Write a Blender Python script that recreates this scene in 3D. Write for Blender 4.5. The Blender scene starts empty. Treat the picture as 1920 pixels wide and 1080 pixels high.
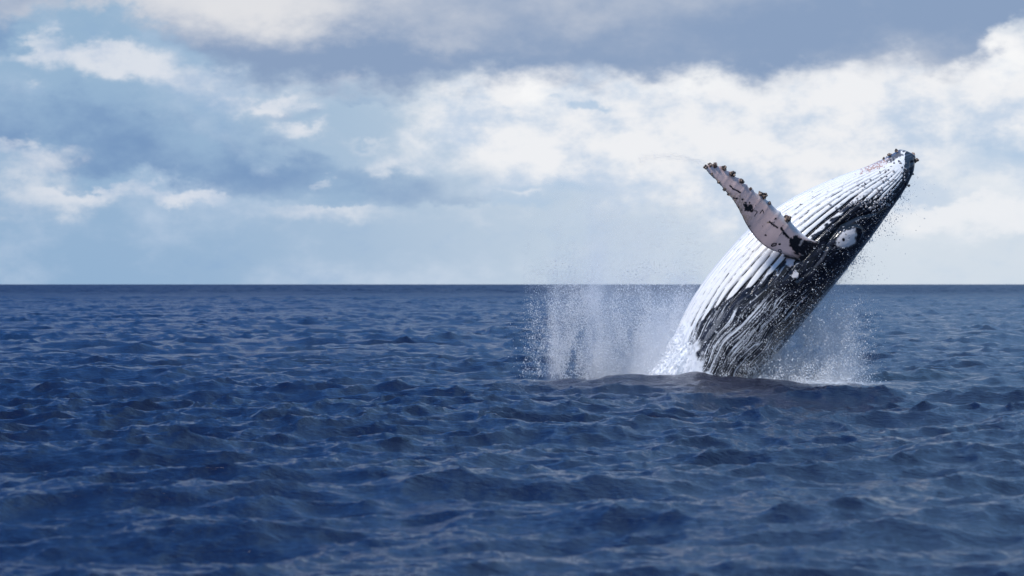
import bpy, math, random
import numpy as np

# ------------------------------------------------------------------ camera, sky, sun, exposure
scene = bpy.context.scene
col = scene.collection
CAM_H = 2.8            # metres above mean sea level
FOC = 5333.333         # focal length in units of 1/1920 of the sensor width (100 mm lens)
D0 = 82.0              # distance to the whale
PPM = FOC / D0         # 65.04 units per metre in the whale's plane

cam_data = bpy.data.cameras.new('camera')
cam_data.sensor_width = 36.0
cam_data.lens = 100.0
cam_data.clip_start = 0.5
cam_data.clip_end = 120000.0
cam_data.dof.use_dof = True
cam_data.dof.focus_distance = D0
cam_data.dof.aperture_fstop = 2.0
cam = bpy.data.objects.new('camera', cam_data)
cam.location = (0.0, 0.0, CAM_H)
cam.rotation_euler = (math.radians(90.0) - 7.0 / FOC, 0.0, 0.0)
col.objects.link(cam)
scene.camera = cam

vs = scene.view_settings
vs.view_transform = 'Standard'
vs.look = 'None'
vs.exposure = 0.0
vs.gamma = 1.0
vs.use_curve_mapping = False
scene.cycles.max_bounces = 6
scene.cycles.use_denoising = True

SUN_EL = math.radians(47.0)
SUN_AZ = math.radians(-140.0)   # measured from +Y (view direction) towards +X: behind the camera, to the left
sun_data = bpy.data.lights.new('sun', 'SUN')
sun_data.energy = 3.5
sun_data.angle = math.radians(10.0)
sun_data.color = (1.0, 0.97, 0.93)
sun = bpy.data.objects.new('sun', sun_data)
sdir = (math.sin(SUN_AZ) * math.cos(SUN_EL), math.cos(SUN_AZ) * math.cos(SUN_EL), math.sin(SUN_EL))
sun.rotation_euler = (math.radians(90.0) - SUN_EL, 0.0, math.pi - SUN_AZ)
col.objects.link(sun)

class NT:
    """small helper for writing node trees as expressions"""
    def __init__(self, tree):
        self.t = tree
    def new(self, kind, **kw):
        n = self.t.nodes.new(kind)
        for k, v in kw.items():
            setattr(n, k, v)
        return n
    def put(self, sock, v):
        if isinstance(v, bpy.types.NodeSocket):
            self.t.links.new(v, sock)
        elif v is not None:
            sock.default_value = v
    def m(self, op, a, b=None, c=None, clamp=False):
        n = self.new('ShaderNodeMath', operation=op, use_clamp=clamp)
        self.put(n.inputs[0], a); self.put(n.inputs[1], b); self.put(n.inputs[2], c)
        return n.outputs[0]
    def vm(self, op, a, b=None, s=None):
        n = self.new('ShaderNodeVectorMath', operation=op)
        self.put(n.inputs[0], a); self.put(n.inputs[1], b)
        if s is not None: self.put(n.inputs['Scale'], s)
        return n.outputs[0]
    def sep(self, v):
        n = self.new('ShaderNodeSeparateXYZ'); self.put(n.inputs[0], v); return n.outputs
    def comb(self, x, y, z):
        n = self.new('ShaderNodeCombineXYZ')
        for i, v in enumerate((x, y, z)): self.put(n.inputs[i], v)
        return n.outputs[0]
    def noise(self, vec, scale, detail=5.0, rough=0.55, dist=0.0, colour=False):
        n = self.new('ShaderNodeTexNoise')
        self.put(n.inputs['Vector'], vec); self.put(n.inputs['Scale'], scale)
        self.put(n.inputs['Detail'], detail); self.put(n.inputs['Roughness'], rough)
        self.put(n.inputs['Distortion'], dist)
        return n.outputs['Color' if colour else 'Fac']
    def ramp(self, v, a, b, lo=0.0, hi=1.0, smooth=True):
        n = self.new('ShaderNodeMapRange', interpolation_type='SMOOTHSTEP' if smooth else 'LINEAR')
        self.put(n.inputs[0], v)
        for i, q in enumerate((a, b, lo, hi)): self.put(n.inputs[1 + i], q)
        return n.outputs[0]
    def mix(self, f, a, b):
        n = self.new('ShaderNodeMix', data_type='RGBA')
        self.put(n.inputs['Factor'], f)
        self.put(n.inputs['A'], a if isinstance(a, bpy.types.NodeSocket) else (*a, 1.0))
        self.put(n.inputs['B'], b if isinstance(b, bpy.types.NodeSocket) else (*b, 1.0))
        return [o for o in n.outputs if o.type == 'RGBA'][0]
    def attr(self, name, out='Fac'):
        n = self.new('ShaderNodeAttribute', attribute_name=name); return n.outputs[out]

def srgb(r, g, b):
    return tuple(((c / 255.0) / 12.92 if c <= 10 else ((c / 255.0 + 0.055) / 1.055) ** 2.4) for c in (r, g, b))

def make_world():
    w = bpy.data.worlds.new('World')
    scene.world = w
    w.use_nodes = True
    t = w.node_tree
    t.nodes.clear()
    n = NT(t)
    out = n.new('ShaderNodeOutputWorld')
    bg = n.new('ShaderNodeBackground')
    t.links.new(bg.outputs[0], out.inputs[0])
    sky = n.new('ShaderNodeTexSky', sky_type='NISHITA')
    sky.sun_disc = False
    sky.sun_elevation = SUN_EL
    sky.sun_rotation = SUN_AZ
    sky.air_density = 1.2
    sky.dust_density = 1.5
    sky.ozone_density = 2.0
    d = n.new('ShaderNodeTexCoord').outputs['Generated']
    x, y, z = n.sep(d)
    # angles in thousandths of the lens unit: the sky in view is about +-0.96 wide and 0.53 high
    U0 = n.m('MULTIPLY', n.m('ARCTAN2', x, y), FOC / 1000)
    V0 = n.m('MULTIPLY', n.m('ARCSINE', z), FOC / 1000)
    p = n.vm('MULTIPLY', d, (FOC / 1000, FOC / 1000, FOC / 1000 * 1.7))
    def c3(off, sc, det, ro):
        q = n.sep(n.noise(n.vm('ADD', p, off), sc, det, ro, colour=True))
        return [n.m('SUBTRACT', v, 0.5) for v in q]
    A = c3((3.1, 7.7, 1.3), 3.0, 4.0, 0.55)
    Bn = c3((13.1, 2.7, 5.3), 11.0, 7.0, 0.62)
    U = n.m('ADD', U0, n.m('ADD', n.m('MULTIPLY', A[0], 0.22), n.m('MULTIPLY', Bn[0], 0.19)))
    V = n.m('ADD', V0, n.m('ADD', n.m('MULTIPLY', A[1], 0.10), n.m('MULTIPLY', Bn[1], 0.115)))
    def blob(px, py, sx, st, sb, amp, sharp=2.0):
        a = n.m('DIVIDE', n.m('SUBTRACT', U, (px - 960) / 1000), sx / 1000)
        dv = n.m('SUBTRACT', V, (533 - py) / 1000)
        b = n.m('MAXIMUM', n.m('DIVIDE', dv, st / 1000), n.m('DIVIDE', dv, -sb / 1000))
        r2 = n.m('ADD', n.m('MULTIPLY', a, a), n.m('MULTIPLY', b, b))
        if sharp != 2.0:
            r2 = n.m('POWER', r2, sharp / 2)
        return n.m('MULTIPLY', n.m('EXPONENT', n.m('MULTIPLY', r2, -1.0)), amp)
    def total(bl):
        s = None
        for b in bl:
            q = blob(*b)
            s = q if s is None else n.m('ADD', s, q)
        return s
    def cloud_noise(off, sc, det=7.0, ro=0.58):
        return n.m('SUBTRACT', n.noise(n.vm('ADD', p, off), sc, det, ro), 0.5)
    fine = cloud_noise((1.7, 9.2, 4.4), 9.0, 8.0, 0.62)
    mid = cloud_noise((5.7, 1.2, 8.4), 3.4, 7.0, 0.58)
    # clear air between the clouds, hazier near the sea and brighter to the right
    right = n.ramp(U0, -0.80, 0.70)
    haze = n.mix(right, srgb(150, 183, 217), srgb(218, 229, 241))
    clear = n.vm('SCALE', sky.outputs[0], s=0.075)
    base = n.mix(n.ramp(V0, 0.0, 2.0, 0.90, 0.25), clear, haze)
    # a thin broken layer everywhere
    base = n.mix(n.ramp(mid, -0.05, 0.24, 0.0, 0.70), base, n.mix(right, srgb(196, 211, 231), srgb(232, 237, 244)))
    base = n.mix(n.ramp(cloud_noise((15.7, 4.2, 2.4), 4.6), 0.02, 0.24, 0.0, 0.50), base, n.mix(right, srgb(128, 164, 206), srgb(184, 205, 228)))
    # large bright bank to the right, shaded inside
    bank = total([(1000, 190, 200, 70, 130, .75), (1300, 190, 360, 90, 190, 1.0), (1640, 160, 330, 80, 190, 1.05), (1900, 180, 110, 100, 120, .8), (1400, 330, 330, 90, 120, .40), (900, 250, 120, 90, 60, .35)])
    bf = n.ramp(n.m('ADD', bank, n.m('ADD', n.m('MULTIPLY', mid, 0.9), n.m('MULTIPLY', fine, 0.6))), 0.10, 0.95, 0.0, 0.96)
    bc = n.mix(n.ramp(n.m('ADD', n.m('MULTIPLY', cloud_noise((2.7, 19.2, 6.4), 5.5, 8.0, 0.62), 1.0), n.m('MULTIPLY', n.m('SUBTRACT', V, 0.33), 0.5)), -0.16, 0.06), srgb(194, 210, 230), srgb(240, 241, 244))
    core = total([(1540, 112, 150, 30, 40, .8), (1260, 150, 120, 26, 30, .6), (1390, 130, 130, 24, 50, .7), (1010, 175, 80, 30, 50, .6), (1890, 130, 60, 50, 70, .6)])
    bc = n.mix(n.ramp(n.m('ADD', core, n.m('MULTIPLY', fine, 0.8)), 0.15, 0.8, 0.0, 0.95), bc, srgb(252, 252, 252))
    base = n.mix(bf, base, bc)
    # blue-grey bodies with soft tops and crisp bases
    dark = total([(270, 300, 250, 90, 42, 1.0, 2.6), (30, 240, 170, 70, 42, 1.0), (640, 345, 280, 50, 36, .68, 2.6), (5, 75, 60, 60, 40, .9), (690, 190, 90, 22, 14, .55), (545, 212, 50, 14, 22, .45), (850, 380, 140, 18, 14, .35)])
    df = n.ramp(n.m('ADD', dark, n.m('ADD', n.m('MULTIPLY', fine, 0.35), n.m('MULTIPLY', mid, 0.45))), 0.22, 0.88, 0.0, 0.92)
    base = n.mix(df, base, n.mix(n.ramp(cloud_noise((7.0, 3.0, 1.0), 5.0), -0.15, 0.2), srgb(117, 149, 190), srgb(148, 178, 208)))
    cool = total([(1870, 312, 170, 60, 50, .8), (1000, 345, 150, 26, 24, .6), (1092, 205, 60, 16, 14, .9, 3.0), (1075, 165, 20, 14, 20, .5), (1800, 190, 40, 60, 70, .45), (950, 385, 70, 22, 16, .6)])
    cf = n.ramp(n.m('ADD', cool, n.m('MULTIPLY', fine, 0.5)), 0.22, 0.95, 0.0, 0.75)
    base = n.mix(cf, base, srgb(170, 196, 223))
    # heaped white clouds: crisp tops, bases melting into the haze
    puff = total([(190, 118, 120, 36, 45, 1.05, 2.6), (90, 70, 26, 40, 40, .6), (300, 158, 150, 24, 26, .5), (50, 292, 100, 22, 70, .75, 2.6), (60, 390, 130, 50, 40, .45), (370, 366, 110, 14, 26, .9, 2.6), (185, 360, 80, 10, 36, .75), (620, 386, 120, 10, 36, .75),
                  (618, 340, 26, 9, 22, .62), (500, 196, 56, 9, 18, .65), (562, 245, 44, 12, 24, .65), (662, 148, 34, 12, 14, .8), (770, 300, 80, 26, 28, .75), (560, 170, 220, 40, 70, .55), (950, 350, 50, 8, 14, .6), (700, 262, 60, 10, 16, .4), (870, 400, 120, 14, 30, .45),
                  (1810, 398, 230, 22, 48, .95, 2.6), (30, 120, 60, 16, 24, .5)])
    pf = n.ramp(n.m('ADD', puff, n.m('ADD', n.m('MULTIPLY', fine, 0.75), n.m('MULTIPLY', mid, 0.30))), 0.18, 1.0, 0.0, 0.88)
    base = n.mix(pf, base, n.mix(right, n.mix(n.ramp(fine, -0.15, 0.1), srgb(196, 208, 227), srgb(224, 228, 236)), srgb(238, 240, 244)))
    # the grey deck overhead, its ragged lower rim just in view
    deckn = cloud_noise((8.8, 0.4, 2.2), 1.3)
    rim = n.m('ADD', V, n.m('ADD', n.m('MULTIPLY', deckn, 0.14), total([(680, 100, 330, 200, 200, .06), (1330, 110, 260, 200, 200, .045), (150, 70, 190, 120, 120, -.14), (1790, 60, 70, 90, 90, .045), (1905, 60, 60, 90, 90, -.06)])))
    deck = n.ramp(rim, 0.385, 0.455)
    deckt = n.m('ADD', n.m('ADD', n.m('MULTIPLY', cloud_noise((21.0, 5.0, 9.0), 2.2), 0.9), 0.41), total([(460, 5, 300, 60, 60, .38), (1080, 30, 200, 40, 40, .08), (1650, 50, 330, 60, 60, -.16), (720, 110, 300, 26, 26, -.16)]))
    dcol = n.mix(n.ramp(deckt, 0.30, 0.82), srgb(138, 160, 192), srgb(224, 225, 229))
    # higher up the deck thins to blue sky with drifting cloud
    hl = n.mix(n.ramp(deckt, 0.40, 0.72), srgb(58, 122, 206), srgb(114, 170, 234))
    hr = n.mix(n.ramp(deckt, 0.36, 0.70), srgb(126, 186, 252), srgb(206, 228, 253))
    hcol = n.mix(n.ramp(U0, -0.9, 1.1), hl, hr)
    hcol = n.mix(0.12, hcol, clear)
    dcol = n.mix(n.ramp(V0, 0.5, 1.0), dcol, hcol)
    base = n.mix(deck, base, dcol)
    t.links.new(base, bg.inputs['Color'])
    bg.inputs['Strength'].default_value = 1.0
    w.cycles.sampling_method = 'MANUAL'
    w.cycles.sample_map_resolution = 1024
make_world()

# ------------------------------------------------------------------ helpers
def tag(o, label=None, cat=None, group=None, kind=None):
    if label: o['label'] = label
    if cat: o['category'] = cat
    if group: o['group'] = group
    if kind: o['kind'] = kind
    return o

def mesh_np(name, verts, faces, mat=None, parent=None, smooth=True, attrs=None, colors=None):
    """verts (n,3); faces (m,3) or (m,4); one mesh object"""
    me = bpy.data.meshes.new(name)
    verts = np.ascontiguousarray(verts, dtype=np.float32)
    faces = np.ascontiguousarray(faces, dtype=np.int32)
    k = faces.shape[1]
    me.vertices.add(len(verts)); me.vertices.foreach_set('co', verts.ravel())
    me.loops.add(faces.size); me.loops.foreach_set('vertex_index', faces.ravel())
    me.polygons.add(len(faces))
    me.polygons.foreach_set('loop_start', np.arange(0, faces.size, k, dtype=np.int32))
    me.polygons.foreach_set('loop_total', np.full(len(faces), k, dtype=np.int32))
    me.update(calc_edges=True)
    me.polygons.foreach_set('use_smooth', np.full(len(faces), smooth, dtype=bool))
    for an, av in (attrs or {}).items():
        a = me.attributes.new(an, 'FLOAT', 'POINT')
        a.data.foreach_set('value', np.ascontiguousarray(av, dtype=np.float32))
    for an, av in (colors or {}).items():
        a = me.attributes.new(an, 'FLOAT_COLOR', 'POINT')
        a.data.foreach_set('color', np.ascontiguousarray(np.c_[av, np.ones(len(av))], dtype=np.float32).ravel())
    if mat: me.materials.append(mat)
    o = bpy.data.objects.new(name, me)
    col.objects.link(o)
    if parent: o.parent = parent
    return o

def material(name):
    m = bpy.data.materials.new(name); m.use_nodes = True
    t = m.node_tree; n = NT(t)
    return m, n, t.nodes['Principled BSDF'], t.nodes['Material Output']

_rs = np.random.RandomState(7)
_perm = np.r_[(lambda q: (q, q))(_rs.permutation(256))].ravel()
_perm = np.concatenate([_perm[:256], _perm[:256]])
_grad = _rs.normal(size=(256, 3)); _grad /= np.linalg.norm(_grad, axis=1)[:, None]
def perlin(x, y, z=0.0):
    x, y, z = np.broadcast_arrays(np.asarray(x, float), np.asarray(y, float), np.asarray(z, float))
    xi, yi, zi = np.floor(x).astype(int), np.floor(y).astype(int), np.floor(z).astype(int)
    fx, fy, fz = x - xi, y - yi, z - zi
    u, v, w = (f * f * f * (f * (f * 6 - 15) + 10) for f in (fx, fy, fz))
    r = 0.0
    for dx in (0, 1):
        for dy in (0, 1):
            for dz in (0, 1):
                h = _perm[(_perm[(_perm[(xi + dx) & 255] + yi + dy) & 255] + zi + dz) & 255]
                g = _grad[h]
                dot = g[..., 0] * (fx - dx) + g[..., 1] * (fy - dy) + g[..., 2] * (fz - dz)
                r = r + dot * (u if dx else 1 - u) * (v if dy else 1 - v) * (w if dz else 1 - w)
    return r * 1.6
def fbm(x, y, z=0.0, oct=4, gain=0.5):
    r, a = 0.0, 1.0
    for k in range(oct):
        r = r + a * perlin(np.asarray(x) * 2 ** k + 17.3 * k, np.asarray(y) * 2 ** k + 5.1 * k, np.asarray(z) * 2 ** k)
        a *= gain
    return r
def sstep(a, b, x):
    t = np.clip((x - a) / (b - a), 0, 1); return t * t * (3 - 2 * t)
def spline(t, tk, v):
    """natural-ish Catmull-Rom through knots"""
    t = np.asarray(t, float); v = np.asarray(v, float); tk = np.asarray(tk, float)
    m = np.gradient(v, tk, axis=0)
    i = np.clip(np.searchsorted(tk, t, 'right') - 1, 0, len(tk) - 2)
    h = tk[i + 1] - tk[i]; q = (t - tk[i]) / h
    if v.ndim > 1: h = h[:, None]; q = q[:, None]
    return ((2*q**3 - 3*q**2 + 1) * v[i] + (q**3 - 2*q**2 + q) * h * m[i] + (-2*q**3 + 3*q**2) * v[i+1] + (q**3 - q**2) * h * m[i+1])

# ------------------------------------------------------------------ the sea
def ocean_band(seed, N, L, lo, hi, wind, hs, spread=2.0):
    """random sea surface on a periodic tile: height and choppy displacement for wavelengths lo..hi"""
    rs = np.random.RandomState(seed)
    k1 = 2 * np.pi * np.fft.fftfreq(N, L / N)
    kx, ky = np.meshgrid(k1, k1, indexing='ij')
    k = np.hypot(kx, ky); k[0, 0] = 1e-6
    kp = 2 * np.pi / 11.0
    wd = np.array([math.cos(wind), math.sin(wind)])
    c = (kx * wd[0] + ky * wd[1]) / k
    S = np.exp(-1.25 * (kp / k) ** 2) / k ** 3.72 * (np.abs(c) ** spread * (c > 0) + 0.06)
    kl, kh = 2 * np.pi / hi, 2 * np.pi / lo
    S *= 1 / (1 + (kl / k) ** 16) / (1 + (k / kh) ** 16)
    S[0, 0] = 0
    a = (rs.normal(size=(N, N)) + 1j * rs.normal(size=(N, N))) * np.sqrt(S)
    h = np.fft.ifft2(a).real
    s = hs / (4 * h.std())
    dx = np.fft.ifft2(a * (-1j) * kx / k).real
    dy = np.fft.ifft2(a * (-1j) * ky / k).real
    return np.stack([h, dx, dy], -1).astype(np.float32) * s, L
def tile_sample(f, L, x, y, rot=0.0):
    N = f.shape[0]
    c, s = math.cos(rot), math.sin(rot)
    u = ((x * c + y * s) / L * N) % N; v = ((-x * s + y * c) / L * N) % N
    i, j = np.floor(u).astype(int) % N, np.floor(v).astype(int) % N
    a, b = (u - np.floor(u))[..., None], (v - np.floor(v))[..., None]
    i1, j1 = (i + 1) % N, (j + 1) % N
    r = f[i, j] * (1 - a) * (1 - b) + f[i1, j] * a * (1 - b) + f[i, j1] * (1 - a) * b + f[i1, j1] * a * b
    return np.stack([r[..., 0], r[..., 1] * c - r[..., 2] * s, r[..., 1] * s + r[..., 2] * c], -1)

WIND = math.radians(-75.0)      # waves run towards the viewer and a little to the right
bandA = ocean_band(11, 512, 213.0, 3.0, 60.0, WIND, 0.40, 2.5)
bandB = ocean_band(23, 1024, 61.0, 0.5, 3.0, WIND + 0.2, 0.25, 2.5)
bandC = ocean_band(31, 1024, 17.0, 0.10, 0.5, WIND - 0.3, 0.035, 1.5)
def X(px): return (px - 960.0) / PPM
def Z(py): return CAM_H - (py - 533.0) / PPM

def sea_disp(x, y, r):
    wA = 1 - sstep(20000, 55000, r)
    wB = 1 - 0.7 * sstep(400, 4000, r)
    wC = 1 - sstep(90, 200, r)
    near = np.exp(-(((x - X(1400)) / 6.5) ** 2 + ((y - 80.5) / 4.0) ** 2))   # water flattened round the whale
    calm = 1 - 0.7 * near
    d = tile_sample(bandA[0], bandA[1], x, y) * (wA * calm * (1 + 2.6 * sstep(300, 1500, r)))[..., None]
    gust = 0.8 + 0.45 * np.clip(perlin(x / 23.0, y / 31.0, 3.3), -1, 1)
    d += tile_sample(bandB[0], bandB[1], x, y, 0.35) * (wB * calm * gust)[..., None]
    d += tile_sample(bandC[0], bandC[1], x, y, 0.9) * (wC * calm * gust)[..., None]
    h = d[..., 0].copy()
    dx, dy = d[..., 1] * -1.15, d[..., 2] * -1.15
    # the long swell the whale pushed up in front of itself
    ax = np.interp(x, [X(840), X(960), X(1130), X(1300), X(1400), X(1490), X(1560), X(1660)], [0, .20, .32, .30, .16, .04, .0, 0])
    yc = 79.6 + 0.10 * (x - X(1250))
    t = (y - yc) / np.where(y > yc, 0.9, 1.25)
    h += ax * np.exp(-t * t) * (1 + 0.25 * perlin(x * 1.3, y * 0.9, 9.1))
    return h, dx, dy

def build_sea():
    r = [0.6]
    while r[-1] < 60000:
        q = r[-1]
        r.append(q + q * (0.12 if q < 20 else 0.010 if q < 24 else 0.0029 if q < 110 else 0.0058 if q < 600 else 0.014))
    r = np.array(r)
    half = math.radians(18.0)
    th = np.concatenate([np.linspace(-half, half, 620), np.linspace(half, 2 * math.pi - half, 80)[1:-1]])
    R, T = np.meshgrid(r, th, indexing='ij')
    x, y = R * np.sin(T), R * np.cos(T)
    # outside the finely meshed sector only the long waves can be carried
    fine = 1 - sstep(half * 0.97, half * 1.05, np.where(T > math.pi, 2 * math.pi - T, np.abs(T)))
    h, dx, dy = sea_disp(x, y, np.where(fine > 0.5, R, R * 6 + 60))
    v = np.stack([x + dx, y + dy, h], -1).reshape(-1, 3)
    nr, nt = R.shape
    i = np.arange(nr - 1)[:, None] * nt; j = np.arange(nt)[None, :]; j1 = (j + 1) % nt
    f = np.stack([i + j, i + j1, i + nt + j1, i + nt + j], -1).reshape(-1, 4)[:, ::-1]
    # white water lying on the surface where the body breaks through
    ex, ey = (x - X(1330)) / 3.0, (y - 82.3) / 2.2
    ring = np.exp(-(ex * ex + ey * ey) ** 1.5)
    ex2, ey2 = (x - X(1560)) / 1.5, (y - 81.0) / 1.6
    ring = ring + 0.9 * np.exp(-(ex2 * ex2 + ey2 * ey2))
    foam = np.zeros_like(x)
    k = R[:, 0] < 120
    foam[k] = np.clip(ring[k] * 1.5 + 0.5 * fbm(x[k] * 1.6, y[k] * 0.8, 2.0, 4, 0.6) - 0.45, 0, 1) * (ring[k] > 0.03)
    m, n, bsdf, out = material('sea_water')
    geo = n.new('ShaderNodeNewGeometry')
    pos = geo.outputs['Position']
    tint = n.noise(pos, 0.05, 3.0)
    c = n.mix(n.ramp(tint, 0.35, 0.7), (0.003, 0.0055, 0.024), (0.0035, 0.007, 0.030))
    fo = n.m('MULTIPLY', n.attr('foam'), n.ramp(n.noise(pos, 9.0, 5.0, 0.65), 0.36, 0.55))
    n.put(bsdf.inputs['Base Color'], n.mix(fo, c, (0.75, 0.79, 0.83)))
    dist = n.vm('LENGTH', n.vm('MULTIPLY', pos, (1, 1, 0)))
    dist = n.t.nodes[-1].outputs['Value']
    # unresolved ripples far off act as roughness
    n.put(bsdf.inputs['Roughness'], n.m('ADD', n.ramp(dist, 30.0, 1000.0, 0.14, 0.40, smooth=False), n.m('MULTIPLY', fo, 0.5)))
    bsdf.inputs['IOR'].default_value = 1.333
    # wind ripples too small for the mesh
    st = n.vm('MULTIPLY', pos, (0.75, 1.25, 1.0))
    rip = n.m('ADD', n.noise(st, 9.0, 4.0, 0.6, 0.3), n.m('MULTIPLY', n.noise(st, 2.2, 4.0, 0.55, 0.3), 1.2))
    bump = n.new('ShaderNodeBump')
    bump.inputs['Strength'].default_value = 1.0
    bump.inputs['Distance'].default_value = 0.042
    n.put(bump.inputs['Height'], rip)
    # the bump fades where a pixel spans many ripples: carry their slope in the normal instead
    sl = n.vm('SUBTRACT', n.noise(n.vm('MULTIPLY', pos, (0.06, 0.004, 1.0)), 1.0, 6.0, 0.78, colour=True), (0.5, 0.5, 0.5))
    far = n.ramp(dist, 250.0, 1200.0, 0.0, 1.8, smooth=False)
    nv = n.vm('NORMALIZE', n.vm('ADD', bump.outputs[0], n.vm('SCALE', n.vm('MULTIPLY', sl, (0.5, 1.0, 0.0)), s=far)))
    n.put(bsdf.inputs['Normal'], nv)
    o = mesh_np('sea', v, f, m, attrs={'foam': foam.ravel()})
    tag(o, 'choppy dark blue open sea reaching the horizon', kind='structure')
    return o
build_sea()

# ------------------------------------------------------------------ the whale
STN = [  # belly edge and back edge of the side view, and half width across, head to tail
    (1684, 282, 1716, 297, .36), (1659, 296, 1712, 322, .58), (1622, 313, 1699, 351, .80), (1577, 329, 1678, 382, .97),
    (1525, 351, 1653, 417, 1.12), (1467, 382, 1628, 452, 1.24), (1415, 420, 1601, 486, 1.36), (1370, 465, 1575, 521, 1.43),
    (1331, 512, 1546, 556, 1.46), (1298, 560, 1515, 594, 1.46), (1270, 615, 1483, 632, 1.43), (1248, 668, 1450, 670, 1.38),
    (1232, 715, 1416, 708, 1.30), (1220, 770, 1383, 750, 1.15), (1212, 830, 1348, 800, .95), (1215, 900, 1308, 862, .65), (1240, 975, 1268, 965, .22)]
STN = np.array(STN, float)
tk = np.arange(len(STN), dtype=float)

def make_whale():
    rs = np.random.RandomState(5)
    s = np.concatenate([np.linspace(0, 12.6, 520), np.linspace(12.6, 16, 36)[1:]])
    th = np.radians(np.concatenate([np.linspace(-12, 192, 400), np.linspace(192, 348, 56)[1:-1]]))
    q = spline(s, tk, STN)
    B, K, a = q[:, :2], q[:, 2:4], q[:, 4]
    C = (B + K) / 2; H = (K - B) / 2
    ns, nt = len(s), len(th)
    ct, st = np.cos(th), np.sin(th)
    ex = 2 / 2.15
    cw = np.sign(ct) * np.abs(ct) ** ex; sw = np.sign(st) * np.abs(st) ** ex
    P = C[:, None, :] - H[:, None, :] * cw[None, :, None]          # side view position (px, py)
    depth = -a[:, None] * sw[None, :]
    pos = np.stack([X(P[..., 0]), D0 + depth, Z(P[..., 1])], -1)
    Sg = np.broadcast_to(s[:, None], (ns, nt)); 
    thd = np.degrees(np.where(th > np.pi, 2 * np.pi - th, np.abs(th)))   # 0 belly .. 180 back, both sides alike
    Tg = np.broadcast_to(thd[None, :], (ns, nt))
    px, py = P[..., 0], P[..., 1]
    arc = np.concatenate([[0], np.cumsum(np.linalg.norm(np.diff(C, axis=0), axis=1))]) / PPM
    Ag = np.broadcast_to(arc[:, None], (ns, nt))
    cir = np.radians(Tg) * a[:, None]                                    # metres round from the belly midline
    side = np.where((th > np.pi) | (th < 0), 40.0, 0.0)[None, :]         # other noise on the far flank
    # normals of the smooth body
    def normals(p):
        du = np.gradient(p, axis=0); dv = np.roll(p, -1, 1) - np.roll(p, 1, 1)
        nn = np.cross(dv, du); nn /= np.maximum(np.linalg.norm(nn, axis=-1, keepdims=True), 1e-9)
        cen = np.stack([X(C[:, 0]), np.full(ns, D0), Z(C[:, 1])], -1)[:, None, :]
        sgn = np.sign(((p - cen) * nn).sum(-1).mean())
        return nn * sgn
    nrm = normals(pos)

    # --- edge of the white throat and belly, traced along the flank
    edge = np.array([(1694, 287), (1692, 305), (1688, 330), (1677, 352), (1655, 372), (1628, 378), (1607, 376), (1590, 384), (1562, 404), (1530, 430), (1508, 455), (1490, 474),
                     (1466, 494), (1440, 516), (1412, 531), (1382, 546), (1352, 563), (1330, 580), (1305, 606), (1291, 628), (1280, 660), (1276, 700), (1268, 740), (1262, 800), (1262, 930)], float)
    hi = (th >= 0) & (th <= np.pi)
    idx = np.where(hi)[0]
    es, et = [], []
    for e in edge:
        d2 = (px[:, idx] - e[0]) ** 2 + (py[:, idx] - e[1]) ** 2
        k = np.unravel_index(d2.argmin(), d2.shape); es.append(s[k[0]]); et.append(thd[idx[k[1]]])
    o = np.argsort(es); tb = np.interp(s, np.array(es)[o], np.array(et)[o])
    tb = np.convolve(np.r_[[tb[0]] * 6, tb, [tb[-1]] * 6], np.ones(13) / 13, 'valid')
    TB = np.broadcast_to(tb[:, None], (ns, nt))
    rough = fbm(Ag * 2.0, cir * 3.5, side, 4, 0.6)
    dlt = TB + 5.0 * rough - Tg                                          # degrees inside the white
    # --- throat pleats
    ph = Tg / 8.6 + 0.30 * perlin(Ag * 0.45, Tg / 24.0, side + 1.0) + 0.10 * perlin(Ag * 1.6, Tg / 9.0, side + 4.0) + 0.5
    fr = np.abs(ph - np.floor(ph) - 0.5) * 2                             # 0 in a groove, 1 on a ridge... distance from the groove line
    pleat = sstep(1.2, 2.6, Sg) * sstep(-12, 2, TB + 3 - Tg) * (1 - sstep(12.5, 14, Sg))
    grv = np.exp(-(fr / 0.32) ** 2) * pleat
    disp = -(0.034 + 0.016 * sstep(30, 8, dlt)) * grv + 0.018 * np.cos((1 - fr) * np.pi / 1.0) * 0.0
    # --- low relief of the flanks, lip ridge, eye bulge
    disp += 0.012 * fbm(Ag * 1.3, cir * 2.2, side + 3, 3) * (1 - 0.5 * pleat)
    def ell(cx, cy, rx, ry, ang):
        c, n_ = math.cos(math.radians(ang)), math.sin(math.radians(ang))
        u = (px - cx) * c - (py - cy) * n_; v = (px - cx) * n_ + (py - cy) * c
        return np.sqrt((u / rx) ** 2 + (v / ry) ** 2)
    wob = 0.11 * fbm(px / 8.0, py / 8.0, side, 4, 0.6)
    e1 = ell(1581, 447, 27, 15, 30) + wob
    disp += 0.055 * np.exp(-((ell(1585, 445, 30, 18, 30)) / 0.95) ** 6) + 0.02 * np.exp(-((e1 - 1.05) / 0.1) ** 2)
    def line(pts, w):
        d = np.full(px.shape, 1e9)
        for (x0, y0), (x1, y1) in zip(pts[:-1], pts[1:]):
            vx, vy = x1 - x0, y1 - y0
            t = np.clip(((px - x0) * vx + (py - y0) * vy) / (vx * vx + vy * vy), 0, 1)
            d = np.minimum(d, np.hypot(px - x0 - t * vx, py - y0 - t * vy))
        return d / w
    lip = line([(1706, 306), (1704, 330), (1690, 356), (1660, 388), (1632, 402), (1600, 408), (1566, 424), (1545, 452), (1534, 482), (1512, 508), (1486, 526)], 3.2)
    disp -= 0.045 * np.exp(-lip ** 2)
    lip2 = line([(1612, 384), (1588, 394), (1566, 412), (1540, 436), (1515, 456)], 9.0)
    disp += 0.05 * np.exp(-lip2 ** 2)
    fold = line([(1545, 468), (1532, 488), (1520, 500), (1500, 517)], 3.0)
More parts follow.
